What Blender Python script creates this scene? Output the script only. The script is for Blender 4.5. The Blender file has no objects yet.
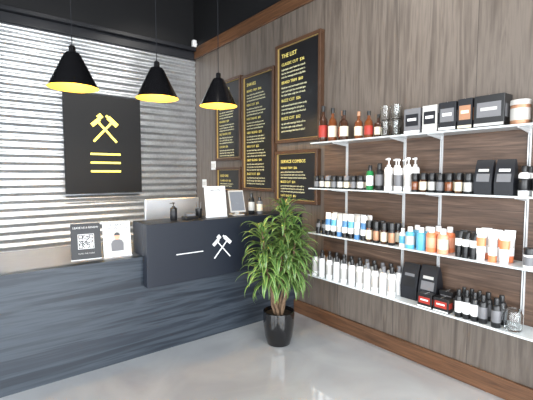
import bpy, math, random
from mathutils import Vector, Matrix
random.seed(4)
D=bpy.data; scene=bpy.context.scene
scene.view_settings.view_transform='Standard'
scene.view_settings.look='None'

# ---------------------------------------------------------------- materials
def newmat(name):
    m=D.materials.new(name); m.use_nodes=True
    return m, m.node_tree.nodes, m.node_tree.links, m.node_tree.nodes['Principled BSDF']
def mat(name,col,rough=0.5,metal=0.0,emit=None,es=0.0,trans=0.0,ior=1.45,coat=0.0,bump=0.0,bscale=60,vary=0.06):
    m,n,l,b=newmat(name)
    b.inputs['Roughness'].default_value=rough
    b.inputs['Metallic'].default_value=metal
    b.inputs['IOR'].default_value=ior
    b.inputs['Transmission Weight'].default_value=trans
    b.inputs['Coat Weight'].default_value=coat
    tc=n.new('ShaderNodeTexCoord'); nz=n.new('ShaderNodeTexNoise'); nz.inputs['Scale'].default_value=bscale
    l.new(tc.outputs['Object'],nz.inputs['Vector'])
    mx=n.new('ShaderNodeMix'); mx.data_type='RGBA'
    mx.inputs[6].default_value=(*[c*(1-vary) for c in col],1); mx.inputs[7].default_value=(*[min(1,c*(1+vary)) for c in col],1)
    l.new(nz.outputs['Fac'],mx.inputs[0]); l.new(mx.outputs[2],b.inputs['Base Color'])
    if bump>0:
        bp=n.new('ShaderNodeBump'); bp.inputs['Strength'].default_value=bump; bp.inputs['Distance'].default_value=0.01
        l.new(nz.outputs['Fac'],bp.inputs['Height']); l.new(bp.outputs[0],b.inputs['Normal'])
    if emit:
        b.inputs['Emission Color'].default_value=(*emit,1); b.inputs['Emission Strength'].default_value=es
    return m
def ramp(n,stops):
    r=n.new('ShaderNodeValToRGB'); e=r.color_ramp.elements
    e[0].position=stops[0][0]; e[0].color=(*stops[0][1],1)
    e[1].position=stops[-1][0]; e[1].color=(*stops[-1][1],1)
    for p,c in stops[1:-1]:
        x=e.new(p); x.color=(*c,1)
    return r
def wood(name,scale,stops,rough=0.45,plank_axis=None,plank_w=0.2,seam=0.02,dist=2.0,fine=8.0,tone=0.35,bump=0.15,spec=0.5,fmix=0.35):
    """scale: mapping scale along xyz; low value = along the grain"""
    m,n,l,b=newmat(name)
    tc=n.new('ShaderNodeTexCoord'); mp=n.new('ShaderNodeMapping'); mp.inputs['Scale'].default_value=scale
    src=tc.outputs['Object']
    tonev=None
    if plank_axis is not None:
        sx=n.new('ShaderNodeSeparateXYZ'); l.new(src,sx.inputs[0])
        dv=n.new('ShaderNodeMath'); dv.operation='DIVIDE'; dv.inputs[1].default_value=plank_w; l.new(sx.outputs[plank_axis],dv.inputs[0])
        fl=n.new('ShaderNodeMath'); fl.operation='FLOOR'; l.new(dv.outputs[0],fl.inputs[0])
        fr=n.new('ShaderNodeMath'); fr.operation='FRACT'; l.new(dv.outputs[0],fr.inputs[0])
        wn=n.new('ShaderNodeTexWhiteNoise'); wn.noise_dimensions='1D'; l.new(fl.outputs[0],wn.inputs['W'])
        ad=n.new('ShaderNodeVectorMath'); ad.operation='MULTIPLY_ADD'; l.new(wn.outputs['Color'],ad.inputs[0]); ad.inputs[1].default_value=(7,7,7); l.new(src,ad.inputs[2])
        src=ad.outputs[0]; tonev=wn.outputs['Value']
    l.new(src,mp.inputs['Vector'])
    n1=n.new('ShaderNodeTexNoise'); n1.inputs['Scale'].default_value=1.0; n1.inputs['Detail'].default_value=6; n1.inputs['Roughness'].default_value=0.6; n1.inputs['Distortion'].default_value=dist
    l.new(mp.outputs[0],n1.inputs['Vector'])
    n2=n.new('ShaderNodeTexNoise'); n2.inputs['Scale'].default_value=fine; n2.inputs['Detail'].default_value=4
    l.new(mp.outputs[0],n2.inputs['Vector'])
    mx=n.new('ShaderNodeMix'); mx.data_type='FLOAT'; mx.inputs[0].default_value=fmix
    l.new(n1.outputs['Fac'],mx.inputs[2]); l.new(n2.outputs['Fac'],mx.inputs[3])
    r=ramp(n,stops); l.new(mx.outputs[0],r.inputs[0])
    col=r.outputs['Color']
    if tonev is not None:
        mr=n.new('ShaderNodeMapRange'); mr.inputs[3].default_value=1-tone; mr.inputs[4].default_value=1.0+tone*0.4
        l.new(tonev,mr.inputs[0])
        v=n.new('ShaderNodeVectorMath'); v.operation='SCALE'; l.new(col,v.inputs[0]); l.new(mr.outputs[0],v.inputs['Scale'])
        gt=n.new('ShaderNodeMath'); gt.operation='GREATER_THAN'; gt.inputs[1].default_value=seam; l.new(fr.outputs[0],gt.inputs[0])
        mr2=n.new('ShaderNodeMapRange'); mr2.inputs[3].default_value=0.25; l.new(gt.outputs[0],mr2.inputs[0])
        v2=n.new('ShaderNodeVectorMath'); v2.operation='SCALE'; l.new(v.outputs[0],v2.inputs[0]); l.new(mr2.outputs[0],v2.inputs['Scale'])
        col=v2.outputs[0]
    l.new(col,b.inputs['Base Color'])
    b.inputs['Roughness'].default_value=rough
    b.inputs['Specular IOR Level'].default_value=spec
    bp=n.new('ShaderNodeBump'); bp.inputs['Strength'].default_value=bump; bp.inputs['Distance'].default_value=0.004
    l.new(mx.outputs[0],bp.inputs['Height']); l.new(bp.outputs[0],b.inputs['Normal'])
    return m

M={}
M['wallwood']=wood('wall_wood_panel',(1,6,0.42),[(0.3,(0.050,0.039,0.032)),(0.43,(0.100,0.080,0.066)),(0.54,(0.150,0.123,0.103)),(0.62,(0.097,0.077,0.063)),(0.76,(0.064,0.050,0.041))],rough=0.45,plank_axis=1,plank_w=0.61,seam=0.006,tone=0.08,dist=1.4,fine=6)
M['backwood']=wood('shelf_back_wood',(1,0.7,12),[(0.3,(0.032,0.018,0.012)),(0.5,(0.098,0.058,0.039)),(0.68,(0.18,0.112,0.078))],rough=0.5,plank_axis=2,plank_w=0.21,seam=0.012,tone=0.22)
M['trimwood']=wood('trim_wood',(1.2,0.9,22),[(0.3,(0.032,0.013,0.006)),(0.5,(0.105,0.047,0.021)),(0.7,(0.18,0.085,0.042))],rough=0.45)
M['counter']=wood('counter_laminate',(0.38,1,8),[(0.28,(0.008,0.011,0.016)),(0.44,(0.019,0.026,0.037)),(0.53,(0.048,0.060,0.077)),(0.60,(0.021,0.028,0.040)),(0.78,(0.037,0.047,0.063))],rough=0.38,plank_axis=None,dist=0.9,fine=5,bump=0.05,fmix=.25,spec=.4)
M['black']=mat('black_paint',(0.005,0.005,0.006),0.6)
M['blackgloss']=mat('black_gloss',(0.006,0.006,0.007),0.12,coat=0.5)
M['blackmatte']=mat('black_matte_panel',(0.010,0.011,0.015),0.45)
M['deskpanel']=mat('dark_navy_laminate',(0.012,0.016,0.026),0.42)
M['boardblack']=mat('menu_board_black',(0.008,0.008,0.009),0.35)
M['frame']=mat('walnut_frame',(0.070,0.034,0.018),0.4,0.0,vary=.25,bscale=20)
M['gold']=mat('gold_glow_bezel',(0.6,0.42,0.16),0.35,0.5)  # gold colour stands in for the yellowish glow on inner frame edges
M['yellow']=mat('yellow_acrylic',(0.95,0.80,0.12),0.4,emit=(1.0,0.84,0.16),es=1.8)
M['ytext']=mat('menu_yellow_print',(0.85,0.72,0.20),0.5)
M['wtext']=mat('menu_pale_yellow_print',(0.80,0.77,0.48),0.5)
M['white']=mat('white_plastic',(0.87,0.87,0.87),0.35)
M['paper']=mat('white_paper',(0.78,0.78,0.78),0.6)
M['silver']=mat('silver_aluminium',(0.55,0.57,0.60),0.35,0.6)
M['shelf']=mat('shelf_white_acrylic',(0.68,0.73,0.75),0.12)
M['steel']=mat('white_steel_standard',(0.7,0.71,0.72),0.35,0.3)
M['darkcap']=mat('black_cap',(0.012,0.012,0.013),0.3)
M['amber']=mat('amber_glass',(0.16,0.045,0.012),0.08,coat=0.6)
M['amberd']=mat('dark_amber_glass',(0.05,0.02,0.01),0.08,coat=0.6)
M['red']=mat('red_label',(0.36,0.03,0.02),0.5)
M['cream']=mat('cream_label',(0.75,0.68,0.52),0.5)
M['orange']=mat('orange_plastic',(0.85,0.24,0.10),0.35)
M['peach']=mat('peach_plastic',(0.85,0.36,0.22),0.35)
M['blue']=mat('light_blue_plastic',(0.12,0.42,0.64),0.3)
M['navy']=mat('blue_label',(0.08,0.22,0.45),0.4)
M['green']=mat('green_bottle',(0.02,0.20,0.06),0.2)
M['grey']=mat('grey_print',(0.16,0.16,0.17),0.5)
M['lgrey']=mat('light_grey_print',(0.5,0.49,0.47),0.5)
M['copper']=mat('copper_print',(0.42,0.22,0.13),0.4,0.3)
M['glass']=mat('clear_glass',(0.95,0.97,0.97),0.03,trans=1.0,vary=0.0)
M['soil']=mat('potting_soil',(0.03,0.02,0.012),0.95,bump=1.0)
M['cane']=mat('dracaena_cane',(0.16,0.10,0.06),0.8,bump=0.6,bscale=40,vary=0.3)
M['bulb']=mat('warm_bulb',(1,0.9,0.7),0.4,emit=(1,0.78,0.42),es=14)
M['screen']=mat('dark_screen',(0.01,0.01,0.012),0.15)
M['litscreen']=mat('tablet_screen',(0.12,0.13,0.15),0.15,emit=(.8,.9,1),es=.12)
M['ctop']=mat('countertop_grey_stone',(0.27,0.28,0.30),0.2,bscale=20)
M['outside']=mat('pavement',(0.45,0.44,0.42),0.8,bscale=3)
M['plaster']=mat('white_plaster',(0.65,0.65,0.64),0.7)
M['goldin']=mat('gold_lining_glow',(0.90,0.58,0.09),0.35,0.5,emit=(1,0.66,0.08),es=0.35)  # gold lining; its emission stands in for bulb light falling on it
M['glassy']=mat('clear_acrylic',(0.75,0.78,0.8),0.1)

# polished concrete floor
m,n,l,b=newmat('polished_concrete')
tc=n.new('ShaderNodeTexCoord'); nz=n.new('ShaderNodeTexNoise'); nz.inputs['Scale'].default_value=1.6; nz.inputs['Detail'].default_value=5; nz.inputs['Distortion'].default_value=1.0
l.new(tc.outputs['Object'],nz.inputs['Vector'])
r=ramp(n,[(0.3,(0.43,0.44,0.455)),(0.7,(0.55,0.565,0.58))]); l.new(nz.outputs['Fac'],r.inputs[0]); l.new(r.outputs[0],b.inputs['Base Color'])
b.inputs['Roughness'].default_value=0.06; b.inputs['IOR'].default_value=1.6; b.inputs['Coat Weight'].default_value=1.0; b.inputs['Coat Roughness'].default_value=0.02; b.inputs['Coat IOR'].default_value=1.75
bp=n.new('ShaderNodeBump'); bp.inputs['Strength'].default_value=0.03; bp.inputs['Distance'].default_value=0.02; l.new(nz.outputs['Fac'],bp.inputs['Height']); l.new(bp.outputs[0],b.inputs['Normal'])
M['floor']=m
# galvanised metal
m,n,l,b=newmat('galvanised_corrugated_metal')
tc=n.new('ShaderNodeTexCoord'); mp=n.new('ShaderNodeMapping'); mp.inputs['Scale'].default_value=(0.9,1,2.2)
l.new(tc.outputs['Object'],mp.inputs[0])
nz=n.new('ShaderNodeTexNoise'); nz.inputs['Scale'].default_value=3; nz.inputs['Detail'].default_value=6; nz.inputs['Roughness'].default_value=0.7; l.new(mp.outputs[0],nz.inputs['Vector'])
vo=n.new('ShaderNodeTexVoronoi'); vo.inputs['Scale'].default_value=38; l.new(tc.outputs['Object'],vo.inputs['Vector'])
mx=n.new('ShaderNodeMix'); mx.data_type='FLOAT'; mx.inputs[0].default_value=0.18; l.new(nz.outputs['Fac'],mx.inputs[2]); l.new(vo.outputs['Distance'],mx.inputs[3])
r=ramp(n,[(0.28,(0.46,0.48,0.51)),(0.6,(0.68,0.71,0.74))]); l.new(mx.outputs[0],r.inputs[0]); l.new(r.outputs[0],b.inputs['Base Color'])
mr=n.new('ShaderNodeMapRange'); mr.inputs[3].default_value=0.27; mr.inputs[4].default_value=0.42; l.new(nz.outputs['Fac'],mr.inputs[0]); l.new(mr.outputs[0],b.inputs['Roughness'])
b.inputs['Metallic'].default_value=0.9
M['galv']=m
# leaf : striped across its width by UV
m,n,l,b=newmat('variegated_leaf')
uv=n.new('ShaderNodeTexCoord'); sx=n.new('ShaderNodeSeparateXYZ'); l.new(uv.outputs['UV'],sx.inputs[0])
r=ramp(n,[(0.0,(0.33,0.42,0.13)),(0.15,(0.14,0.25,0.06)),(0.5,(0.03,0.095,0.02)),(0.85,(0.14,0.25,0.06)),(1.0,(0.33,0.42,0.13))]); l.new(sx.outputs[0],r.inputs[0])
oi=n.new('ShaderNodeTexNoise'); oi.inputs['Scale'].default_value=4; l.new(uv.outputs['Object'],oi.inputs['Vector'])
mr=n.new('ShaderNodeMapRange'); mr.inputs[1].default_value=0.3; mr.inputs[2].default_value=0.7; mr.inputs[3].default_value=0.5; mr.inputs[4].default_value=1.25; l.new(oi.outputs['Fac'],mr.inputs[0])
v=n.new('ShaderNodeVectorMath'); v.operation='SCALE'; l.new(r.outputs[0],v.inputs[0]); l.new(mr.outputs[0],v.inputs['Scale']); l.new(v.outputs[0],b.inputs['Base Color'])
b.inputs['Roughness'].default_value=0.38
M['leaf']=m

# ---------------------------------------------------------------- mesh builder
class MB:
    def __init__(s): s.v=[]; s.f=[]; s.m=[]; s.mats=[]
    def mi(s,k):
        if k not in s.mats: s.mats.append(k)
        return s.mats.index(k)
    def add(s,vs,fs,k,mtx=None):
        o=len(s.v); i=s.mi(k)
        for q in vs:
            q=Vector(q)
            s.v.append(mtx@q if mtx else q)
        for f in fs: s.f.append([o+a for a in f]); s.m.append(i)
    def box(s,x0,x1,y0,y1,z0,z1,k,mtx=None):
        vs=[(x,y,z) for x in(x0,x1) for y in(y0,y1) for z in(z0,z1)]
        s.add(vs,[(0,1,3,2),(4,6,7,5),(0,4,5,1),(2,3,7,6),(0,2,6,4),(1,5,7,3)],k,mtx)
    def bbox(s,x0,x1,y0,y1,z0,z1,k,c=0.004,mtx=None):
        """box with chamfered edges (octagon-like in each axis)"""
        vs=[];
        for sx,X in((-1,x0),(1,x1)):
            for sy,Y in((-1,y0),(1,y1)):
                for sz,Zz in((-1,z0),(1,z1)):
                    vs+= [(X,Y-sy*c,Zz-sz*c),(X-sx*c,Y,Zz-sz*c),(X-sx*c,Y-sy*c,Zz)]
        def ix(a,b_,c_,t): return ((a*2+b_)*2+c_)*3+t
        fs=[]
        for a in(0,1):
            fs.append([ix(a,0,0,0),ix(a,1,0,0),ix(a,1,1,0),ix(a,0,1,0)])
            fs.append([ix(0,a,0,1),ix(1,a,0,1),ix(1,a,1,1),ix(0,a,1,1)])
            fs.append([ix(0,0,a,2),ix(1,0,a,2),ix(1,1,a,2),ix(0,1,a,2)])
            for c2 in(0,1):
                fs.append([ix(a,c2,0,0),ix(a,c2,1,0),ix(a,c2,1,1),ix(a,c2,0,1)])
                fs.append([ix(a,0,c2,0),ix(a,1,c2,0),ix(a,1,c2,2),ix(a,0,c2,2)])
                fs.append([ix(0,a,c2,1),ix(1,a,c2,1),ix(1,a,c2,2),ix(0,a,c2,2)])
                for c3 in(0,1): fs.append([ix(a,c2,c3,0),ix(a,c2,c3,1),ix(a,c2,c3,2)])
        s.add(vs,fs,k,mtx)
    def lathe(s,prof,cx,cy,cz,ks,seg=20,mtx=None,cap0=True,cap1=True):
        """prof: [(r,z)], ks: one key or a key per segment"""
        T=Matrix.Translation((cx,cy,cz))
        if mtx: T=mtx@T
        if isinstance(ks,str): ks=[ks]*(len(prof)-1)
        for j in range(len(prof)-1):
            (r0,z0),(r1,z1)=prof[j],prof[j+1]
            vs=[(r0*math.cos(2*math.pi*i/seg),r0*math.sin(2*math.pi*i/seg),z0) for i in range(seg)]+[(r1*math.cos(2*math.pi*i/seg),r1*math.sin(2*math.pi*i/seg),z1) for i in range(seg)]
            s.add(vs,[(i,(i+1)%seg,seg+(i+1)%seg,seg+i) for i in range(seg)],ks[j],T)
        for r,z,k,do in((prof[0][0],prof[0][1],ks[0],cap0),(prof[-1][0],prof[-1][1],ks[-1],cap1)):
            if do and r>1e-4:
                s.add([(r*math.cos(2*math.pi*i/seg),r*math.sin(2*math.pi*i/seg),z) for i in range(seg)],[list(range(seg))],k,T)
    def loft(s,rings,ks,mtx,seg=16):
        """rings (rx,ry,z)"""
        for j in range(len(rings)-1):
            a=rings[j]; c=rings[j+1]
            vs=[(q[0]*math.cos(2*math.pi*i/seg),q[1]*math.sin(2*math.pi*i/seg),q[2]) for q in(a,c) for i in range(seg)]
            s.add(vs,[(i,(i+1)%seg,seg+(i+1)%seg,seg+i) for i in range(seg)],ks[j],mtx)
        for q,k in((rings[0],ks[0]),(rings[-1],ks[-1])):
            s.add([(q[0]*math.cos(2*math.pi*i/seg),q[1]*math.sin(2*math.pi*i/seg),q[2]) for i in range(seg)],[list(range(seg))],k,mtx)
    def build(s,name,parent=None,smooth=True,merge=True):
        me=D.meshes.new(name); me.from_pydata([tuple(q) for q in s.v],[],s.f)
        for k in s.mats: me.materials.append(M[k])
        for p_,i in zip(me.polygons,s.m): p_.material_index=i
        import bmesh
        bm=bmesh.new(); bm.from_mesh(me)
        if merge: bmesh.ops.remove_doubles(bm,verts=bm.verts,dist=1e-5)
        bmesh.ops.recalc_face_normals(bm,faces=bm.faces); bm.to_mesh(me); bm.free()
        if smooth:
            me.shade_smooth(); me.set_sharp_from_angle(angle=math.radians(32))
        ob=D.objects.new(name,me); scene.collection.objects.link(ob)
        if parent: ob.parent=parent
        return ob
def text(name,body,loc,size,k,axes,parent,align='LEFT',ext=0.0006,space=1.0,bold=0.0):
    cu=D.curves.new(name,'FONT'); cu.body=body; cu.size=size; cu.align_x=align; cu.extrude=ext; cu.space_line=space; cu.offset=bold; cu.resolution_u=2
    tmp=D.objects.new(name+'_tmp',cu); scene.collection.objects.link(tmp)
    dg=bpy.context.evaluated_depsgraph_get()
    me=D.meshes.new_from_object(tmp.evaluated_get(dg)); D.objects.remove(tmp)
    me.materials.clear(); me.materials.append(M[k])
    ob=D.objects.new(name,me); scene.collection.objects.link(ob)
    X,Y,Zx=axes
    ob.matrix_world=Matrix(((X[0],Y[0],Zx[0],loc[0]),(X[1],Y[1],Zx[1],loc[1]),(X[2],Y[2],Zx[2],loc[2]),(0,0,0,1)))
    if parent:
        ob.parent=parent; ob.matrix_parent_inverse=parent.matrix_world.inverted()
    return ob
AXR=((0,-1,0),(0,0,1),(-1,0,0))   # on the right wall, facing -x

# ---------------------------------------------------------------- room shell
XR=2.78; YB=5.32; XL=-3.2; YF=-2.6; ZC=4.1
o=MB(); o.box(XL-.1,XR+.1,YF-.1,YB+.12,-0.1,0,'floor'); o.build('floor',smooth=False)
o=MB(); o.box(XL-.1,XR+.1,YF-.1,YB+.12,ZC,ZC+.1,'black'); o.build('ceiling',smooth=False)
o=MB(); o.box(XR,XR+.1,YF,YB+.12,0,3.22,'wallwood'); o.box(XR,XR+.1,YF,YB+.12,3.22,ZC,'black'); o.build('wall_right',smooth=False)
o=MB(); o.box(XL-.1,XR,YB+.02,YB+.12,0,ZC,'black'); o.build('wall_back',smooth=False)
# left wall with unseen openings added to let light in, front wall with storefront windows
o=MB(); o.box(XL-.1,XL,YF,YB+.02,0,0.3,'plaster'); o.box(XL-.1,XL,YF,YB+.02,3.2,ZC,'plaster')
for y0,y1 in((YF,-2.2),(0.6,0.9),(3.2,YB+.02)): o.box(XL-.1,XL,y0,y1,0.3,3.2,'plaster')
o.build('wall_left',smooth=False)
o=MB(); o.box(XL,XR,YF-.1,YF,0,0.15,'plaster'); o.box(XL,XR,YF-.1,YF,3.2,ZC,'plaster')
for x0,x1 in((XL,-2.9),(2.5,XR)): o.box(x0,x1,YF-.1,YF,0.15,3.2,'plaster')
o.build('wall_front',smooth=False)
def winframe(name,horiz,a0,a1,z0,z1,c,nm):
    o=MB(); t=0.03
    ks=[a0+(a1-a0)*i/nm for i in range(nm+1)]
    for a in ks:
        if horiz: o.box(a-t,a+t,c-.03,c+.03,z0,z1,'blackmatte')
        else: o.box(c-.03,c+.03,a-t,a+t,z0,z1,'blackmatte')
    for z in(z0+t,z1-t,z0+(z1-z0)*.76):
        if horiz: o.box(a0,a1,c-.028,c+.028,z-t,z+t,'blackmatte')
        else: o.box(c-.028,c+.028,a0,a1,z-t,z+t,'blackmatte')
    o.build(name,smooth=False)
winframe('window_1',True,-2.9,2.5,0.15,3.2,YF-.05,4)
winframe('added_window_2',False,-2.2,0.6,0.3,3.2,XL-.05,2)  # unseen side window, added to light the shelves and metal
winframe('added_window_3',False,0.9,3.2,0.3,3.2,XL-.05,2)  # second unseen side window, added likewise
o=MB(); o.box(-14,14,-14,YF-.12,-0.16,-0.1,'outside'); o.box(-14,XL-.12,YF-.12,12,-0.16,-0.1,'outside'); o.build('pavement_ground',smooth=False)
# trims
o=MB(); o.bbox(XR-.03,XR,YF,YB-.03,3.21,3.37,'trimwood',c=.004); o.build('trim_1',smooth=False)
o=MB(); o.bbox(XL,XR-.03,YB-.05,YB+.02,3.20,3.31,'blackmatte',c=.004); o.bbox(XL,XR-.03,YB-.12,YB-.05,3.31,3.36,'blackmatte',c=.004); o.build('trim_2',smooth=False)
o=MB(); o.bbox(XR-.022,XR,YF,3.05,0,0.14,'trimwood',c=.004); o.build('baseboard_right',smooth=False)

# corrugated metal cladding
o=MB(); vs=[];fs=[]
pitch=0.09; z0=0.05; z1=3.2; nzs=int((z1-z0)/pitch*10); sheets=[(-3.2,-1.0),(-1.0,0.28),(0.28,1.3),(1.3,2.1),(2.1,XR-.005)]
for k,(a,c) in enumerate(sheets):
    off=0.004*(k%2); base=len(vs); nx=8
    for j in range(nzs+1):
        z=z0+(z1-z0)*j/nzs
        for i in range(nx+1):
            x=a+(c-a)*i/nx + (0.02 if i==nx and c<2.7 else 0)
            w=0.0024*math.sin(x*3.1+z*1.7+k)+0.0014*math.sin(x*9+z*5+k*2)
            vs.append((x,YB-0.022-off+w-0.0120*math.sin(2*math.pi*z/pitch),z))
    for j in range(nzs):
        for i in range(nx):
            q=base+j*(nx+1)+i; fs.append((q,q+1,q+nx+2,q+nx+1))
o.add(vs,fs,'galv')
# fixing screws along the sheet laps
for a,c in sheets[1:]:
    k=3
    while k*pitch*3<3.1:
        zz=k*pitch*3-pitch*.25+pitch; 
        T=Matrix.Translation((a+.025,YB-.036,zz))@Matrix.Rotation(math.radians(90),4,'X')
        o.lathe([(.009,0),(.009,.003),(.006,.004),(.006,.009),(.005,.01)],0,0,0,'silver',seg=8,mtx=T)
        k+=1
ob=o.build('corrugated_metal_cladding',merge=False)
for p_ in ob.data.polygons: p_.use_smooth=True
ob.data.set_sharp_from_angle(angle=math.radians(80))

# ---------------------------------------------------------------- counter + raised desk
o=MB()
o.box(-2.2,XR-.002,3.05,3.09,0.0,0.80,'counter')
o.box(-2.2,XR-.002,3.035,3.12,0.80,0.83,'counter')
o.box(-2.2,XR-.002,3.12,3.95,0.80,0.83,'ctop')
o.box(-2.2,-2.16,3.09,3.93,0,0.80,'counter')
o.box(-2.16,XR-.002,3.90,3.93,0.0,0.80,'counter')
ct=o.build('reception_counter',smooth=False)
o=MB()
o.bbox(1.10,XR-.002,2.95,3.03,0.585,1.10,'deskpanel',c=.003)
o.bbox(1.10,XR-.002,3.031,3.26,0.832,1.10,'deskpanel',c=.003)
dk=o.build('reception_desk_riser',smooth=False)
# hammer/clipper emblem helper in local 2D frame
def emblem(o,cx,cz,s,plane_y,k,th):
    for sg in(1,-1):
        A=Matrix.Translation((cx,plane_y,cz))@Matrix.Scale(sg,4,(1,0,0))@Matrix.Rotation(math.radians(-48),4,'Y')
        w=0.045*s if th is None else th
        o.box(-0.62*s,0.34*s,-0.004-(0.002 if sg>0 else 0),0.0,-w,w,k,A)
        if sg>0:   # hammer head
            o.box(0.34*s,0.50*s,-0.006,0.0,-0.22*s,0.22*s,k,A)
            o.box(0.38*s,0.46*s,-0.006,0.0,0.22*s,0.32*s,k,A)
        else:      # stepped brush/pick head
            o.box(0.34*s,0.48*s,-0.006,0.0,-0.26*s,0.10*s,k,A)
            o.box(0.38*s,0.56*s,-0.006,0.0,0.10*s,0.27*s,k,A)
o=MB()
emblem(o,1.795,0.84,0.20,2.949,'white',0.0045)
o.box(1.35,1.60,2.944,2.95,0.825,0.832,'white')
o.build('emblem',parent=dk,smooth=False)

# illuminated wall sign
o=MB(); o.bbox(0.955,1.895,5.21,5.26,1.255,2.50,'black',c=.004)
sg=o.build('illuminated_logo_sign',smooth=False)
o=MB(); emblem(o,1.43,2.07,0.34,5.208,'yellow',0.013)
for z in(1.755,1.645,1.535): o.box(1.245,1.615,5.202,5.209,z-.012,z+.012,'yellow')
o.build('logo',parent=sg,smooth=False)

# ---------------------------------------------------------------- pendants
def pendant(x,y):
    e=D.objects.new('pendant_lamp',None); scene.collection.objects.link(e); e.location=(0,0,0)
    o=MB(); zr=2.165
    o.lathe([(0.185,0),(0.178,0.012),(0.062,0.245),(0.05,0.262),(0.026,0.27),(0.024,0.315),(0.006,0.325)],x,y,zr,'blackgloss',seg=48,cap0=False)
    o.lathe([(0.183,0.0),(0.175,0.012),(0.059,0.240),(0.0005,0.246)],x,y,zr,'goldin',seg=48,cap0=False,cap1=False)
    o.build('shade',parent=e)
    o=MB(); o.lathe([(0.0035,2.49),(0.0035,ZC-.03)],x,y,0,'blackmatte',seg=8); o.lathe([(0.055,ZC-.03),(0.06,ZC-.002)],x,y,0,'blackmatte',seg=24); o.build('cord',parent=e)
    o=MB(); o.lathe([(0.018,0.24),(0.018,0.20),(0.034,0.165),(0.04,0.13),(0.03,0.10),(0.001,0.088)],x,y,zr,'bulb',seg=20); o.build('bulb',parent=e)
    L=D.lights.new('pendant_light','POINT'); L.energy=13; L.color=(1,0.75,0.4); L.shadow_soft_size=0.04
    lo=D.objects.new('light',L); scene.collection.objects.link(lo); lo.location=(x,y,zr+0.05); lo.parent=e
for x in(0.68,1.355,1.98): pendant(x,3.3)

# ---------------------------------------------------------------- menu boards
def board(y1,y0,z0,z1,head,rows,size):
    o=MB(); t=0.034; xd=XR-.06
    for a,b_,c,d in((y0,y1,z1-t,z1),(y0,y1,z0,z0+t),(y0,y0+t,z0+t,z1-t),(y1-t,y1,z0+t,z1-t)):
        o.bbox(xd,XR-.001,a,b_,c,d,'frame',c=.003)
    g=0.004
    for a,b_,c,d in((y0+t,y1-t,z1-t-g,z1-t),(y0+t,y1-t,z0+t,z0+t+g),(y0+t,y0+t+g,z0+t,z1-t),(y1-t-g,y1-t,z0+t,z1-t)):
        o.box(xd+.012,xd+.030,a,b_,c,d,'gold')
    o.box(xd+.030,XR-.001,y0+t,y1-t,z0+t,z1-t,'boardblack')
    ob=o.build('menu_board',smooth=False)
    yl=y1-t-.045; z=z1-t-.05-size*1.3; xt=xd+.029
    text('heading',head,(xt,yl,z),size*1.35,'ytext',AXR,ob)
    z-=size*1.8
    for r_ in rows:
        if z<z0+.06: break
        if r_.startswith('#'): text('item',r_[1:],(xt,yl,z),size*.95,'ytext',AXR,ob); z-=size*1.1
        elif r_=='': z-=size*.5
        else: text('line',r_,(xt,yl,z),size*0.62,'wtext',AXR,ob); z-=size*0.86
words="hot towel neck shave and style with wash scalp massage beard trim line up razor finish oil balm included for all guests".split()
def rows(nitems,per,w):
    out=[]
    T=["CLASSIC CUT","KIDS CUT","BUZZ CUT","BEARD TRIM","HOT SHAVE","COLOR","GREY BLEND","FACIAL","WAXING","SCALP CARE"]
    for i in range(nitems):
        out.append('#'+random.choice(T)+'  $%d'%random.randint(20,60))
        for j in range(per):
            s_=''
            while len(s_)<w: s_+=random.choice(words)+' '
            out.append(s_[:w].strip())
        out.append('')
    return out
board(4.64,4.02,1.68,2.73,"HAIRCUTS",rows(8,3,34),0.040)
board(3.99,3.36,1.295,2.70,"SHAVES",rows(11,3,36),0.040)
board(3.33,2.642,1.835,2.89,"THE LIST",rows(7,3,33),0.046)
board(4.63,4.03,1.26,1.59,"ADD ONS",rows(3,3,36),0.034)
board(3.34,2.675,1.19,1.75,"SERVICE COMBOS",rows(5,3,43),0.036)

# ---------------------------------------------------------------- shelves
o=MB(); o.bbox(XR-.014,XR-.001,-0.9,2.62,0.47,1.79,'backwood',c=.002); o.build('shelf_backing_panel',smooth=False)
YS1=2.60; YS0=0.25
SH=[1.79,1.37,0.95,0.545]
SY=(2.33,1.74,1.44,0.88,0.40)
for i,z in enumerate(SH):
    o=MB(); o.bbox(2.53,XR-.03,YS0,YS1-(0.02 if i==0 else 0),z-.012,z,'shelf',c=.003)
    for y in SY:
        o.add([(XR-.028,y-.003,z-.012),(XR-.028,y+.003,z-.012),(XR-.028,y-.003,z-.040),(XR-.028,y+.003,z-.040),(2.56,y-.003,z-.012),(2.56,y+.003,z-.012),(2.56,y-.003,z-.018),(2.56,y+.003,z-.018)],
              [(0,1,3,2),(4,6,7,5),(0,4,5,1),(2,3,7,6),(0,2,6,4),(1,5,7,3)],'steel')
    o.build('wall_mounted_shelf',smooth=False)
for y in SY:
    o=MB(); o.box(XR-.027,XR-.0145,y-.009,y-.003,0.50,1.80,'steel'); o.box(XR-.027,XR-.0145,y+.003,y+.009,0.50,1.80,'steel'); o.box(XR-.019,XR-.0145,y-.003,y+.003,0.50,1.80,'grey')
    o.build('shelf_standard',smooth=False)

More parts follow.
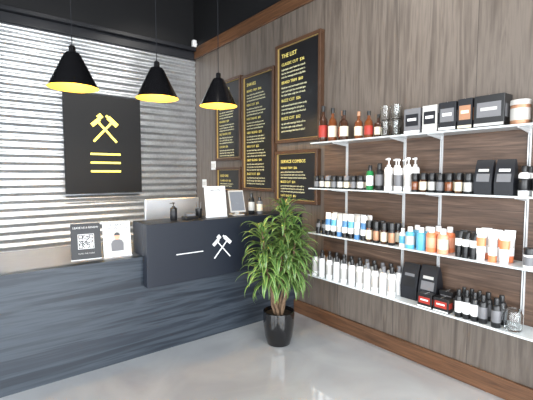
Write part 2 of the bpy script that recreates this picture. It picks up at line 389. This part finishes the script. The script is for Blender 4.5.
# product makers ---------------------------------------------------
def spirit(o,x,y,z,h,r,body,label,cap):
    o.lathe([(r*.93,0),(r,0.006),(r,h*.14),(r*1.012,h*.145),(r*1.012,h*.46),(r,h*.465),(r,h*.56),(r*.82,h*.64),(r*.38,h*.72),(r*.34,h*.84),(r*.42,h*.845),(r*.42,h*.995),(r*.36,h)],
            x,y,z,[body,body,label,label,label,body,body,body,body,cap,cap,cap],seg=20)
def bottle(o,x,y,z,h,r,body,label,cap):
    o.lathe([(r*.92,0),(r,0.005),(r,h*.18),(r*1.015,h*.185),(r*1.015,h*.58),(r,h*.585),(r,h*.70),(r*.8,h*.76),(r*.55,h*.78),(r*.55,h*.97),(r*.48,h)],
            x,y,z,[body,body,label,label,label,body,body,body,cap,cap],seg=18)
def pump(o,x,y,z,h,r,body,label,cap):
    o.lathe([(r*.92,0),(r,0.005),(r,h*.15),(r*1.015,h*.155),(r*1.015,h*.5),(r,h*.505),(r,h*.66),(r*.75,h*.72),(r*.45,h*.73),(r*.45,h*.79),(r*.16,h*.80),(r*.16,h*.93),(r*.4,h*.935),(r*.4,h*.985),(r*.3,h)],
            x,y,z,[body,body,label,label,label,body,body,cap,cap,cap,cap,cap,cap,cap],seg=18)
    o.bbox(x-r*1.1,x,y-r*.16,y+r*.16,z+h*.935,z+h*.975,cap,c=.001)
def jar(o,x,y,z,h,r,body,label,cap):
    o.lathe([(r*.94,0),(r,0.004),(r,h*.12),(r*1.015,h*.125),(r*1.015,h*.55),(r,h*.555),(r,h*.62),(r*.9,h*.66),(r*1.03,h*.67),(r*1.03,h*.97),(r*.97,h)],
            x,y,z,[body,body,label,label,label,body,body,cap,cap,cap],seg=20)
def tube(o,x,y,z,h,r,body,label,cap):
    T=Matrix.Translation((x,y,z))@Matrix.Rotation(random.uniform(-.25,.25),4,'Z')
    o.loft([(r*.86,r*.86,0),(r*.9,r*.9,h*.2),(r*.98,r*.98,h*.205),(r*.9,r*1.0,h*.45),(r*.62,r*1.06,h*.72),(r*.2,r*1.14,h*.95),(r*.1,r*1.15,h)],
           [cap,cap,body,label,body,body],T)
def carton(o,x,y0,y1,z,h,d,body,label,stripe,ang=0):
    cy=(y0+y1)/2; w=(y1-y0)/2-.002
    T=Matrix.Translation((x,cy,z))@Matrix.Rotation(ang,4,'Z')
    o.bbox(-d/2,d/2,-w,w,0,h,body,c=.0015,mtx=T)
    o.box(-d/2-.0012,-d/2,-w*.8,w*.8,h*.32,h*.78,label,T)
    o.box(-d/2-.0018,-d/2,-w*.55,w*.55,h*.52,h*.62,stripe,T)
    o.box(-d/2-.0012,-d/2,-w*.98,w*.98,h*.05,h*.14,stripe,T)
    o.box(-d*.35,d*.35,-w-.0012,-w,h*.3,h*.7,label,T)
    o.box(-d/2,d/2,-0.001,.001,h,h+.0008,stripe,T)
def pouch(o,x,y0,y1,z,h,d,body,label,stripe):
    cy=(y0+y1)/2; w=(y1-y0)/2-.003; T=Matrix.Translation((x,cy,z))
    o.add([(-d/2,-w,0),(d/2,-w,0),(d/2,w,0),(-d/2,w,0),(-d*.55,-w*1.02,h*.35),(d*.55,-w*1.02,h*.35),(d*.55,w*1.02,h*.35),(-d*.55,w*1.02,h*.35),
           (-d*.3,-w,h*.8),(d*.3,-w,h*.8),(d*.3,w,h*.8),(-d*.3,w,h*.8),(-.004,-w*.98,h),(.004,-w*.98,h),(.004,w*.98,h),(-.004,w*.98,h)],
          [(0,3,2,1),(12,13,14,15)]+[(a+i,a+(i+1)%4,a+4+(i+1)%4,a+4+i) for a in(0,4,8) for i in range(4)],body,T)
    a0=Vector((-d*.55,0,h*.35)); a1=Vector((-d*.3,0,h*.8)); q=lambda t,yy:(a0.lerp(a1,t).x-.0025,yy,a0.lerp(a1,t).z)
    o.add([q(.05,-w*.75),q(.05,w*.75),q(.55,w*.75),q(.55,-w*.75)],[(0,1,2,3)],label,T)
    o.add([q(.68,-w*.6),q(.68,w*.6),q(.85,w*.6),q(.85,-w*.6)],[(0,1,2,3)],stripe,T)
def row(fn,y1,y0,n_,z,h,r,mats,xs=(2.585,),jit=0.004):
    for xi,x in enumerate(xs):
        for i in range(n_):
            y=y1+(y0-y1)*(i/(n_-1) if n_>1 else 0)
            body,label,cap=mats[(i+xi)%len(mats)]
            fn(o,x+random.uniform(-jit,jit),y,z+.0005,h*random.uniform(.97,1.02),r,body,label,cap)

# shelf 1 ------------------------------------
z=SH[0]
o=MB()
spirit(o,2.62,2.50,z,.335,.042,'amberd','red','darkcap'); spirit(o,2.62,2.385,z,.30,.04,'amber','cream','darkcap'); spirit(o,2.66,2.30,z,.27,.036,'amberd','red','copper')
spirit(o,2.60,2.235,z,.26,.038,'amberd','cream','darkcap'); spirit(o,2.63,2.10,z,.235,.036,'amber','cream','copper'); spirit(o,2.62,1.99,z,.225,.036,'amber','red','darkcap'); spirit(o,2.64,1.91,z,.19,.032,'amberd','cream','darkcap')
o.build('liquor_bottles')
o=MB()
for y,x in((1.825,2.61),(1.735,2.62),(1.78,2.70)):
    for k in range(2):
        o.lathe([(.001,0.004),(.030,0.004),(.034,.01),(.041,.118),(.039,.118),(.032,.014),(.001,.012)],x,y,z+.121*k,'glass',seg=24,cap0=False,cap1=False)
o.build('glass_tumblers')
o=MB()
carton(o,2.63,1.51,1.64,z,.185,.11,'grey','blackmatte','white')
carton(o,2.63,1.385,1.495,z,.19,.11,'lgrey','blackmatte','white')
carton(o,2.63,1.255,1.375,z,.195,.11,'blackmatte','grey','white')
carton(o,2.63,1.15,1.245,z,.20,.11,'blackmatte','copper','cream')
carton(o,2.63,0.96,1.14,z,.20,.12,'darkcap','grey','lgrey')
o.build('boxed_gift_sets')
o=MB()
o.lathe([(.050,0),(.052,.004),(.052,.03),(.053,.031),(.053,.10),(.052,.101),(.052,.118),(.055,.119),(.055,.145),(.052,.15)],2.63,.895,z,['copper','copper','cream','lgrey','copper','copper','copper','lgrey','lgrey'],seg=32)
o.lathe([(.050,0),(.052,.004),(.052,.05),(.052,.14),(.05,.145)],2.63,.775,z,['copper','lgrey','copper','lgrey'],seg=32)
o.build('printed_canisters')
# shelf 2 ------------------------------------
z=SH[1]
o=MB(); row(jar,2.53,2.03,8,z,.115,.028,[('darkcap','grey','darkcap'),('darkcap','lgrey','darkcap'),('blackmatte','cream','grey')],xs=(2.575,2.66)); o.build('pomade_jars')
o=MB(); bottle(o,2.59,1.945,z,.20,.030,'green','white','darkcap'); bottle(o,2.59,1.855,z,.215,.032,'darkcap','grey','darkcap')
o.build('tonic_bottles')
o=MB(); row(pump,1.765,1.60,3,z,.25,.032,[('white','lgrey','white'),('white','grey','white')],xs=(2.585,2.68)); o.build('pump_dispensers')
o=MB(); row(jar,1.535,1.16,7,z,.135,.025,[('darkcap','amber','darkcap'),('amberd','cream','darkcap'),('darkcap','lgrey','darkcap'),('blackmatte','grey','darkcap')],xs=(2.575,2.65)); o.build('wax_jars')
o=MB(); pouch(o,2.60,1.01,1.12,z,.22,.08,'blackmatte','grey','lgrey'); pouch(o,2.60,.89,1.0,z,.22,.08,'blackmatte','grey','white'); o.build('grooming_kit_pouches')
o=MB(); row(bottle,.845,.62,4,z,.18,.03,[('white','darkcap','darkcap')],xs=(2.585,2.67)); o.build('lotion_bottles')
# shelf 3 ------------------------------------
z=SH[2]
o=MB(); row(tube,2.50,2.43,2,z,.13,.024,[('darkcap','grey','darkcap')],xs=(2.57,)); row(tube,2.38,1.99,7,z,.20,.027,[('white','navy','darkcap'),('white','blue','darkcap'),('lgrey','white','navy')],xs=(2.575,2.66)); o.build('cream_tubes')
o=MB(); row(jar,1.93,1.72,4,z,.17,.026,[('amberd','cream','darkcap'),('darkcap','copper','darkcap')],xs=(2.575,2.65)); o.build('beard_oil_jars')
o=MB()
row(bottle,1.565,1.48,2,z,.165,.034,[('blue','lgrey','white'),('blue','blue','white')],xs=(2.58,2.67)); row(bottle,1.40,1.315,2,z,.175,.036,[('orange','peach','white'),('peach','cream','white')],xs=(2.58,2.67)); bottle(o,2.60,1.64,z,.14,.026,'white','blue','white')
o.build('hair_wash_bottles')
o=MB(); row(tube,1.205,1.11,3,z,.17,.022,[('darkcap','white','darkcap')],xs=(2.57,2.64)); row(tube,1.065,.93,3,z,.20,.027,[('white','orange','white'),('white','lgrey','orange')],xs=(2.575,2.65)); o.build('gel_tubes')
o=MB(); row(jar,.80,.55,4,z,.12,.03,[('white','grey','darkcap')]); o.build('clay_jars')
# shelf 4 ------------------------------------
z=SH[3]
o=MB(); row(bottle,2.54,2.10,6,z,.225,.031,[('white','lgrey','darkcap'),('white','white','darkcap')],xs=(2.575,2.67)); row(bottle,2.02,1.71,5,z,.23,.031,[('white','lgrey','darkcap'),('white','white','grey')],xs=(2.575,2.67)); o.build('conditioner_bottles')
o=MB(); pouch(o,2.68,1.53,1.67,z,.27,.10,'blackmatte','darkcap','grey'); pouch(o,2.68,1.38,1.52,z,.28,.10,'blackmatte','grey','lgrey'); o.build('gift_pouches')
o=MB(); carton(o,2.575,1.365,1.475,z,.10,.07,'darkcap','red','white'); carton(o,2.575,1.245,1.355,z,.10,.07,'darkcap','red','white'); carton(o,2.66,1.26,1.36,z,.13,.06,'darkcap','grey','white'); o.build('soap_cartons')
o=MB(); row(bottle,1.19,1.09,3,z,.19,.024,[('darkcap','white','darkcap')],xs=(2.57,2.64)); row(bottle,1.04,.96,2,z,.185,.028,[('darkcap','grey','darkcap')],xs=(2.575,2.65)); o.build('body_wash_bottles')
o=MB(); o.lathe([(.001,.003),(.044,.003),(.05,.012),(.052,.10),(.044,.115),(.044,.13),(.041,.13),(.041,.113),(.048,.098),(.046,.014),(.001,.010)],2.60,.875,z,'glass',seg=28,cap0=False,cap1=False); o.build('glass_jar')

# ---------------------------------------------------------------- items on the counter
def sheet_sign(name,x,y,z,w,h,ang,paper):
    o=MB(); T=Matrix.Translation((x,y,z))@Matrix.Rotation(ang,4,'Z')@Matrix.Rotation(math.radians(-8),4,'X')
    o.box(-w/2,w/2,0,.004,0.002,h,paper,T)
    o.box(-w/2-.004,w/2+.004,-.002,.006,-.0,.006,'glassy',T); 
    o.box(-w*.35,w*.35,.004,.09,0.003,.007,'glassy',Matrix.Translation((x,y,z))@Matrix.Rotation(ang,4,'Z'))
    base=o.build(name,smooth=False)
    R3=T.to_3x3(); axes=(R3@Vector((1,0,0)),R3@Vector((0,0,1)),R3@Vector((0,-1,0)))
    def tx(body,u,v,s,k,al='CENTER',b=0.0): text('print',body,T@Vector((u,-.0012,v)),s,k,axes,base,align=al,bold=b)
    def bx(u0,u1,v0,v1,k,d=.0012):
        q=MB(); q.box(u0,u1,-d,0,v0,v1,k,T); q.build('print',parent=base,smooth=False)
    def poly(pts,k,d):
        q=MB(); q.add([(u,-d,v) for u,v in pts],[list(range(len(pts)))],k,T); q.build('print',parent=base,smooth=False)
    return tx,bx,poly
tx,bx,poly=sheet_sign('review_request_sign',0.715,3.20,0.83,.215,.285,-.12,'blackmatte')
tx('LEAVE US A REVIEW',0,.245,.0205,'paper')
bx(-.058,.058,.085,.201,'paper')
q=MB()
random.seed(9)
R_=Matrix.Translation((0.715,3.20,0.83))@Matrix.Rotation(-.12,4,'Z')@Matrix.Rotation(math.radians(-8),4,'X')
nq=17; c=.108/nq
for i in range(nq):
    for j in range(nq):
        corner=(i<5 and j<5) or (i<5 and j>=nq-5) or (i>=nq-5 and j>=nq-5)
        if corner:
            bq=j if j<5 else nq-1-j; ai=i if i<5 else nq-1-i
            on=(ai in(0,4) or bq in(0,4) or (ai==2 and bq==2))
        else: on=random.random()<.48
        if on: q.box(-.054+i*c,-.054+(i+1)*c,-.002,-.0012,.089+j*c,.089+(j+1)*c,'darkcap',R_)
q.build('qr_print',parent=D.objects['review_request_sign'],smooth=False)
tx('SCAN THE CODE',0,.045,.015,'lgrey')
# printed poster with a picture of a man
tx,bx,poly=sheet_sign('fathers_day_sign',0.945,3.17,0.83,.215,.285,-.05,'paper')
tx('CELEBRATE\nDAD IN STYLE',0,.250,.027,'darkcap')
bx(-.085,.085,.045,.205,'lgrey',.0008)
def person(u,v,s,shirt):
    poly([(u-.034*s,v),(u+.034*s,v),(u+.036*s,v+.045*s),(u+.026*s,v+.062*s),(u+.010*s,v+.068*s),(u-.010*s,v+.068*s),(u-.026*s,v+.062*s),(u-.036*s,v+.045*s)],shirt,.0012)
    poly([(u+.016*s*math.cos(a*math.pi/6),v+.088*s+.021*s*math.sin(a*math.pi/6)) for a in range(12)],'peach',.0015)
    poly([(u+.017*s*math.cos(a*math.pi/6),v+.093*s+.018*s*math.sin(a*math.pi/6)) for a in range(7)],'darkcap',.0018)
person(0,.047,1.35,'grey')
tx('BOOK TODAY',0.0,.018,.016,'darkcap')
tx,bx,poly=sheet_sign('price_notice_stand',1.81,3.06,1.10,.22,.29,-.02,'paper')
for k in range(6): tx('products and services list',0,.205-.026*k,.0135,'lgrey')
tx('WELCOME',0,.245,.022,'darkcap')
# desktop computer (seen from behind)
o=MB(); o.bbox(1.30,1.86,3.50,3.53,0.93,1.265,'silver',c=.006); o.bbox(1.31,1.85,3.53,3.534,0.98,1.255,'screen',c=.001)
o.add([(1.50,3.47,.832),(1.66,3.47,.832),(1.66,3.478,.832),(1.50,3.478,.832),(1.50,3.49,1.08),(1.66,3.49,1.08),(1.66,3.50,1.08),(1.50,3.50,1.08)],[(0,1,2,3),(4,5,6,7),(0,1,5,4),(1,2,6,5),(2,3,7,6),(3,0,4,7)],'silver')
o.bbox(1.49,1.67,3.47,3.62,.831,.838,'silver',c=.002)
o.build('desktop_monitor')
o=MB(); pump(o,1.40,3.10,1.10,.155,.03,'darkcap','blackmatte','darkcap'); o.build('hand_sanitizer_bottle')
o=MB(); o.bbox(1.50,1.62,3.06,3.16,1.10,1.125,'darkcap',c=.004); o.bbox(1.52,1.60,3.08,3.14,1.125,1.15,'grey',c=.003); o.build('card_reader')
o=MB(); o.lathe([(.028,0),(.03,.003),(.032,.085),(.029,.085),(.027,.01),(.001,.01)],1.665,3.14,1.10,'darkcap',seg=20,cap1=False)
for a,b_ in((.01,.1),(-.01,-.12),(.0,.18)):
    o.lathe([(.003,0),(.003,.13),(.001,.135)],0,0,0,'grey',seg=8,mtx=Matrix.Translation((1.665+a,3.14,1.112))@Matrix.Rotation(b_,4,'Y'))
o.build('pen_cup')
# tablet on a stand
o=MB(); T=Matrix.Translation((2.06,3.08,1.10))@Matrix.Rotation(-.15,4,'Z')
T2=T@Matrix.Translation((0,0,.03))@Matrix.Rotation(math.radians(-18),4,'X')
o.bbox(-.08,.08,-.006,.006,0,.22,'lgrey',c=.003,mtx=T2); o.bbox(-.070,.070,-.008,-.006,.015,.205,'litscreen',c=.001,mtx=T2)
o.bbox(-.06,.06,-.02,.10,0,.012,'lgrey',c=.003,mtx=T); o.bbox(-.02,.02,.02,.035,.01,.12,'lgrey',c=.002,mtx=T)
o.build('tablet_on_stand')
o=MB(); bottle(o,2.23,3.10,1.10,.21,.032,'darkcap','lgrey','darkcap'); bottle(o,2.31,3.07,1.10,.17,.03,'grey','cream','darkcap'); o.build('styling_product_bottles')
# light switches on the right wall
for y,z in((4.78,1.62),(5.05,1.36)):
    o=MB(); o.bbox(XR-.008,XR-.0005,y-.06,y+.06,z-.06,z+.06,'white',c=.002)
    for k in(-.028,.028): o.bbox(XR-.013,XR-.008,y+k-.014,y+k+.014,z-.03,z+.03,'lgrey',c=.002)
    o.build('light_switch',smooth=False)
# small white sensor in the corner
o=MB(); o.bbox(2.70,2.76,5.20,5.26,3.37,3.47,'white',c=.008); o.bbox(2.72,2.778,5.22,5.24,3.41,3.43,'white',c=.003); o.build('motion_sensor')
# track light over the counter
o=MB(); o.bbox(0.3,1.2,4.28,4.32,3.62,3.65,'blackgloss',c=.003)
for x in(.35,1.15): o.box(x-.008,x+.008,4.292,4.308,3.65,ZC,'blackgloss')
for x,a in((.55,.5),(.9,-.3)):
    T=Matrix.Translation((x,4.3,3.60))@Matrix.Rotation(a,4,'Y')
    o.lathe([(.012,0),(.012,-.05),(.04,-.055),(.045,-.17),(.041,-.17),(.03,-.12),(.001,-.12)],0,0,0,'blackgloss',seg=20,mtx=T)
o.build('track_light')

# ---------------------------------------------------------------- potted dracaena
PX,PY=2.13,2.55
e=D.objects.new('potted_dracaena',None); scene.collection.objects.link(e)
o=MB(); o.lathe([(.092,0),(.102,.004),(.124,.08),(.136,.18),(.139,.26),(.139,.295),(.132,.297),(.129,.262),(.001,.262)],PX,PY,0,['blackgloss']*7+['soil'],seg=48,cap1=False); o.build('pot',parent=e)
def leaf(o_v,o_f,uvs,base,az,el,L,w,droop):
    n_=8; p=Vector(base); seg=L/n_
    cur=el
    for i in range(n_+1):
        d=Vector((math.cos(az)*math.cos(cur),math.sin(az)*math.cos(cur),math.sin(cur)))
        side=Vector((-math.sin(az),math.cos(az),0)); nrm=side.cross(d)
        t=i/n_; ww=w*(0.45+1.6*t) if t<.35 else w*(1.01*(1-((t-.35)/.65)**1.8))
        ww=max(ww,.0006)
        b0=len(o_v)
        for sgn,lift in((-1,.35),(0,0),(1,.35)):
            o_v.append(p+side*sgn*ww/2+nrm*(lift*ww*.5)); uvs.append(((sgn+1)/2,t))
        if i: 
            for k in(0,1): o_f.append((b0-3+k,b0-2+k,b0+1+k,b0+k))
        p=p+d*seg; cur-=droop/n_*(0.5+1.2*t)
lv,lf,luv=[],[],[]
random.seed(21)
stems=[((.02,.0),(.07,.0),1.20),((-.02,.02),(-.14,.06),1.02),((.01,-.03),(.12,-.10),.95),((-.02,-.02),(-.18,-.02),.76),((.03,.03),(.19,.02),1.06),((0.,0.03),(-.01,-0.06),0.84),((.02,-.01),(.15,-.04),.70)]
o=MB()
for (bx_,by_),(tx_,ty_),zt in stems:
    a=Vector((PX+bx_,PY+by_,.25)); b_=Vector((PX+tx_,PY+ty_,zt))
    N=8
    path=[a.lerp(b_,i/N)+Vector((.012*math.sin(i*1.3+zt*9),.012*math.cos(i*1.7+zt*5),0))*(1 if 0<i else 0) for i in range(N+1)]
    for i in range(N):
        d=(path[i+1]-path[i]); T=Matrix.Translation(path[i])@d.to_track_quat('Z','Y').to_matrix().to_4x4()
        r0=.0135-.0008*i; o.lathe([(r0*1.08,0),(r0,.01),(r0,d.length)],0,0,0,'cane',seg=10,mtx=T)
    nl=56
    for k in range(nl):
        t=k/nl
        pos=path[N].lerp(path[N-3],0.95*(1-t))
        az=k*2.399+random.uniform(-.3,.3); el=math.radians(-10+80*t+random.uniform(-12,12))
        L_=random.uniform(.24,.36)*(1-.25*t)
        reach=pos.y+math.sin(az)*L_*.85
        if reach>2.93: L_*=max(.35,(2.93-pos.y)/(reach-pos.y))
        leaf(lv,lf,luv,pos,az,el,L_,random.uniform(.030,.042),random.uniform(1.7,2.8))
o.build('canes',parent=e)
me=D.meshes.new('leaves'); me.from_pydata([tuple(Vector((q[0],min(q[1],2.94),q[2]))) for q in lv],[],lf); me.materials.append(M['leaf'])
ul=me.uv_layers.new(name='UVMap')
for lp in me.loops: ul.data[lp.index].uv=luv[lp.vertex_index]
me.shade_smooth()
ob=D.objects.new('leaves',me); scene.collection.objects.link(ob); ob.parent=e

# ---------------------------------------------------------------- lights
def area(name,loc,target,sx,sy,en,col=(1,1,1)):
    L=D.lights.new(name,'AREA'); L.shape='RECTANGLE'; L.size=sx; L.size_y=sy; L.energy=en; L.color=col
    ob=D.objects.new(name,L); scene.collection.objects.link(ob); ob.location=loc
    ob.rotation_euler=(Vector(target)-Vector(loc)).to_track_quat('-Z','Y').to_euler(); return ob
area('window_daylight_front',(-.2,YF-.15,1.7),(-.2,3,1.5),5.3,3.0,500,(0.94,0.975,1))
area('added_side_daylight',(XL-.15,-.8,1.75),(3,-.8,1.7),2.8,2.8,205,(0.94,0.975,1))  # added fill from the unseen left side, lights the shelf wall
area('added_side_daylight',(XL-.15,2.05,1.75),(3,2.05,1.7),2.3,2.8,125,(0.94,0.975,1))  # added fill like the one above, further back
def spot(loc,target,en,ang=80,col=(1,.95,.88)):
    L=D.lights.new('added_spot','SPOT'); L.energy=en; L.spot_size=math.radians(ang); L.spot_blend=.8; L.color=col; L.shadow_soft_size=.06
    ob=D.objects.new('added_spot',L); scene.collection.objects.link(ob); ob.location=loc
    ob.rotation_euler=(Vector(target)-Vector(loc)).to_track_quat('-Z','Y').to_euler()
spot((1.3,1.0,3.9),(2.75,1.0,1.8),120); spot((1.3,2.4,3.9),(2.75,2.3,1.8),95); spot((.8,3.6,3.9),(1.2,5.2,1.8),150); spot((2.0,3.6,3.9),(2.2,5.2,2.2),110)  # added spots with no fixture, brighten the shelf wall and metal cladding
w=D.worlds.new('daylight'); scene.world=w; w.use_nodes=True
w.node_tree.nodes['Background'].inputs[0].default_value=(.85,.93,1,1); w.node_tree.nodes['Background'].inputs[1].default_value=2.0

# ---------------------------------------------------------------- camera
cd=D.cameras.new('camera'); cd.sensor_width=36; cd.lens=36*383/533; cd.clip_start=.05
cam=D.objects.new('camera',cd); scene.collection.objects.link(cam)
cam.location=(0,0,1.5); cam.rotation_euler=(math.radians(90-3.883),0,math.radians(-38)); scene.camera=cam
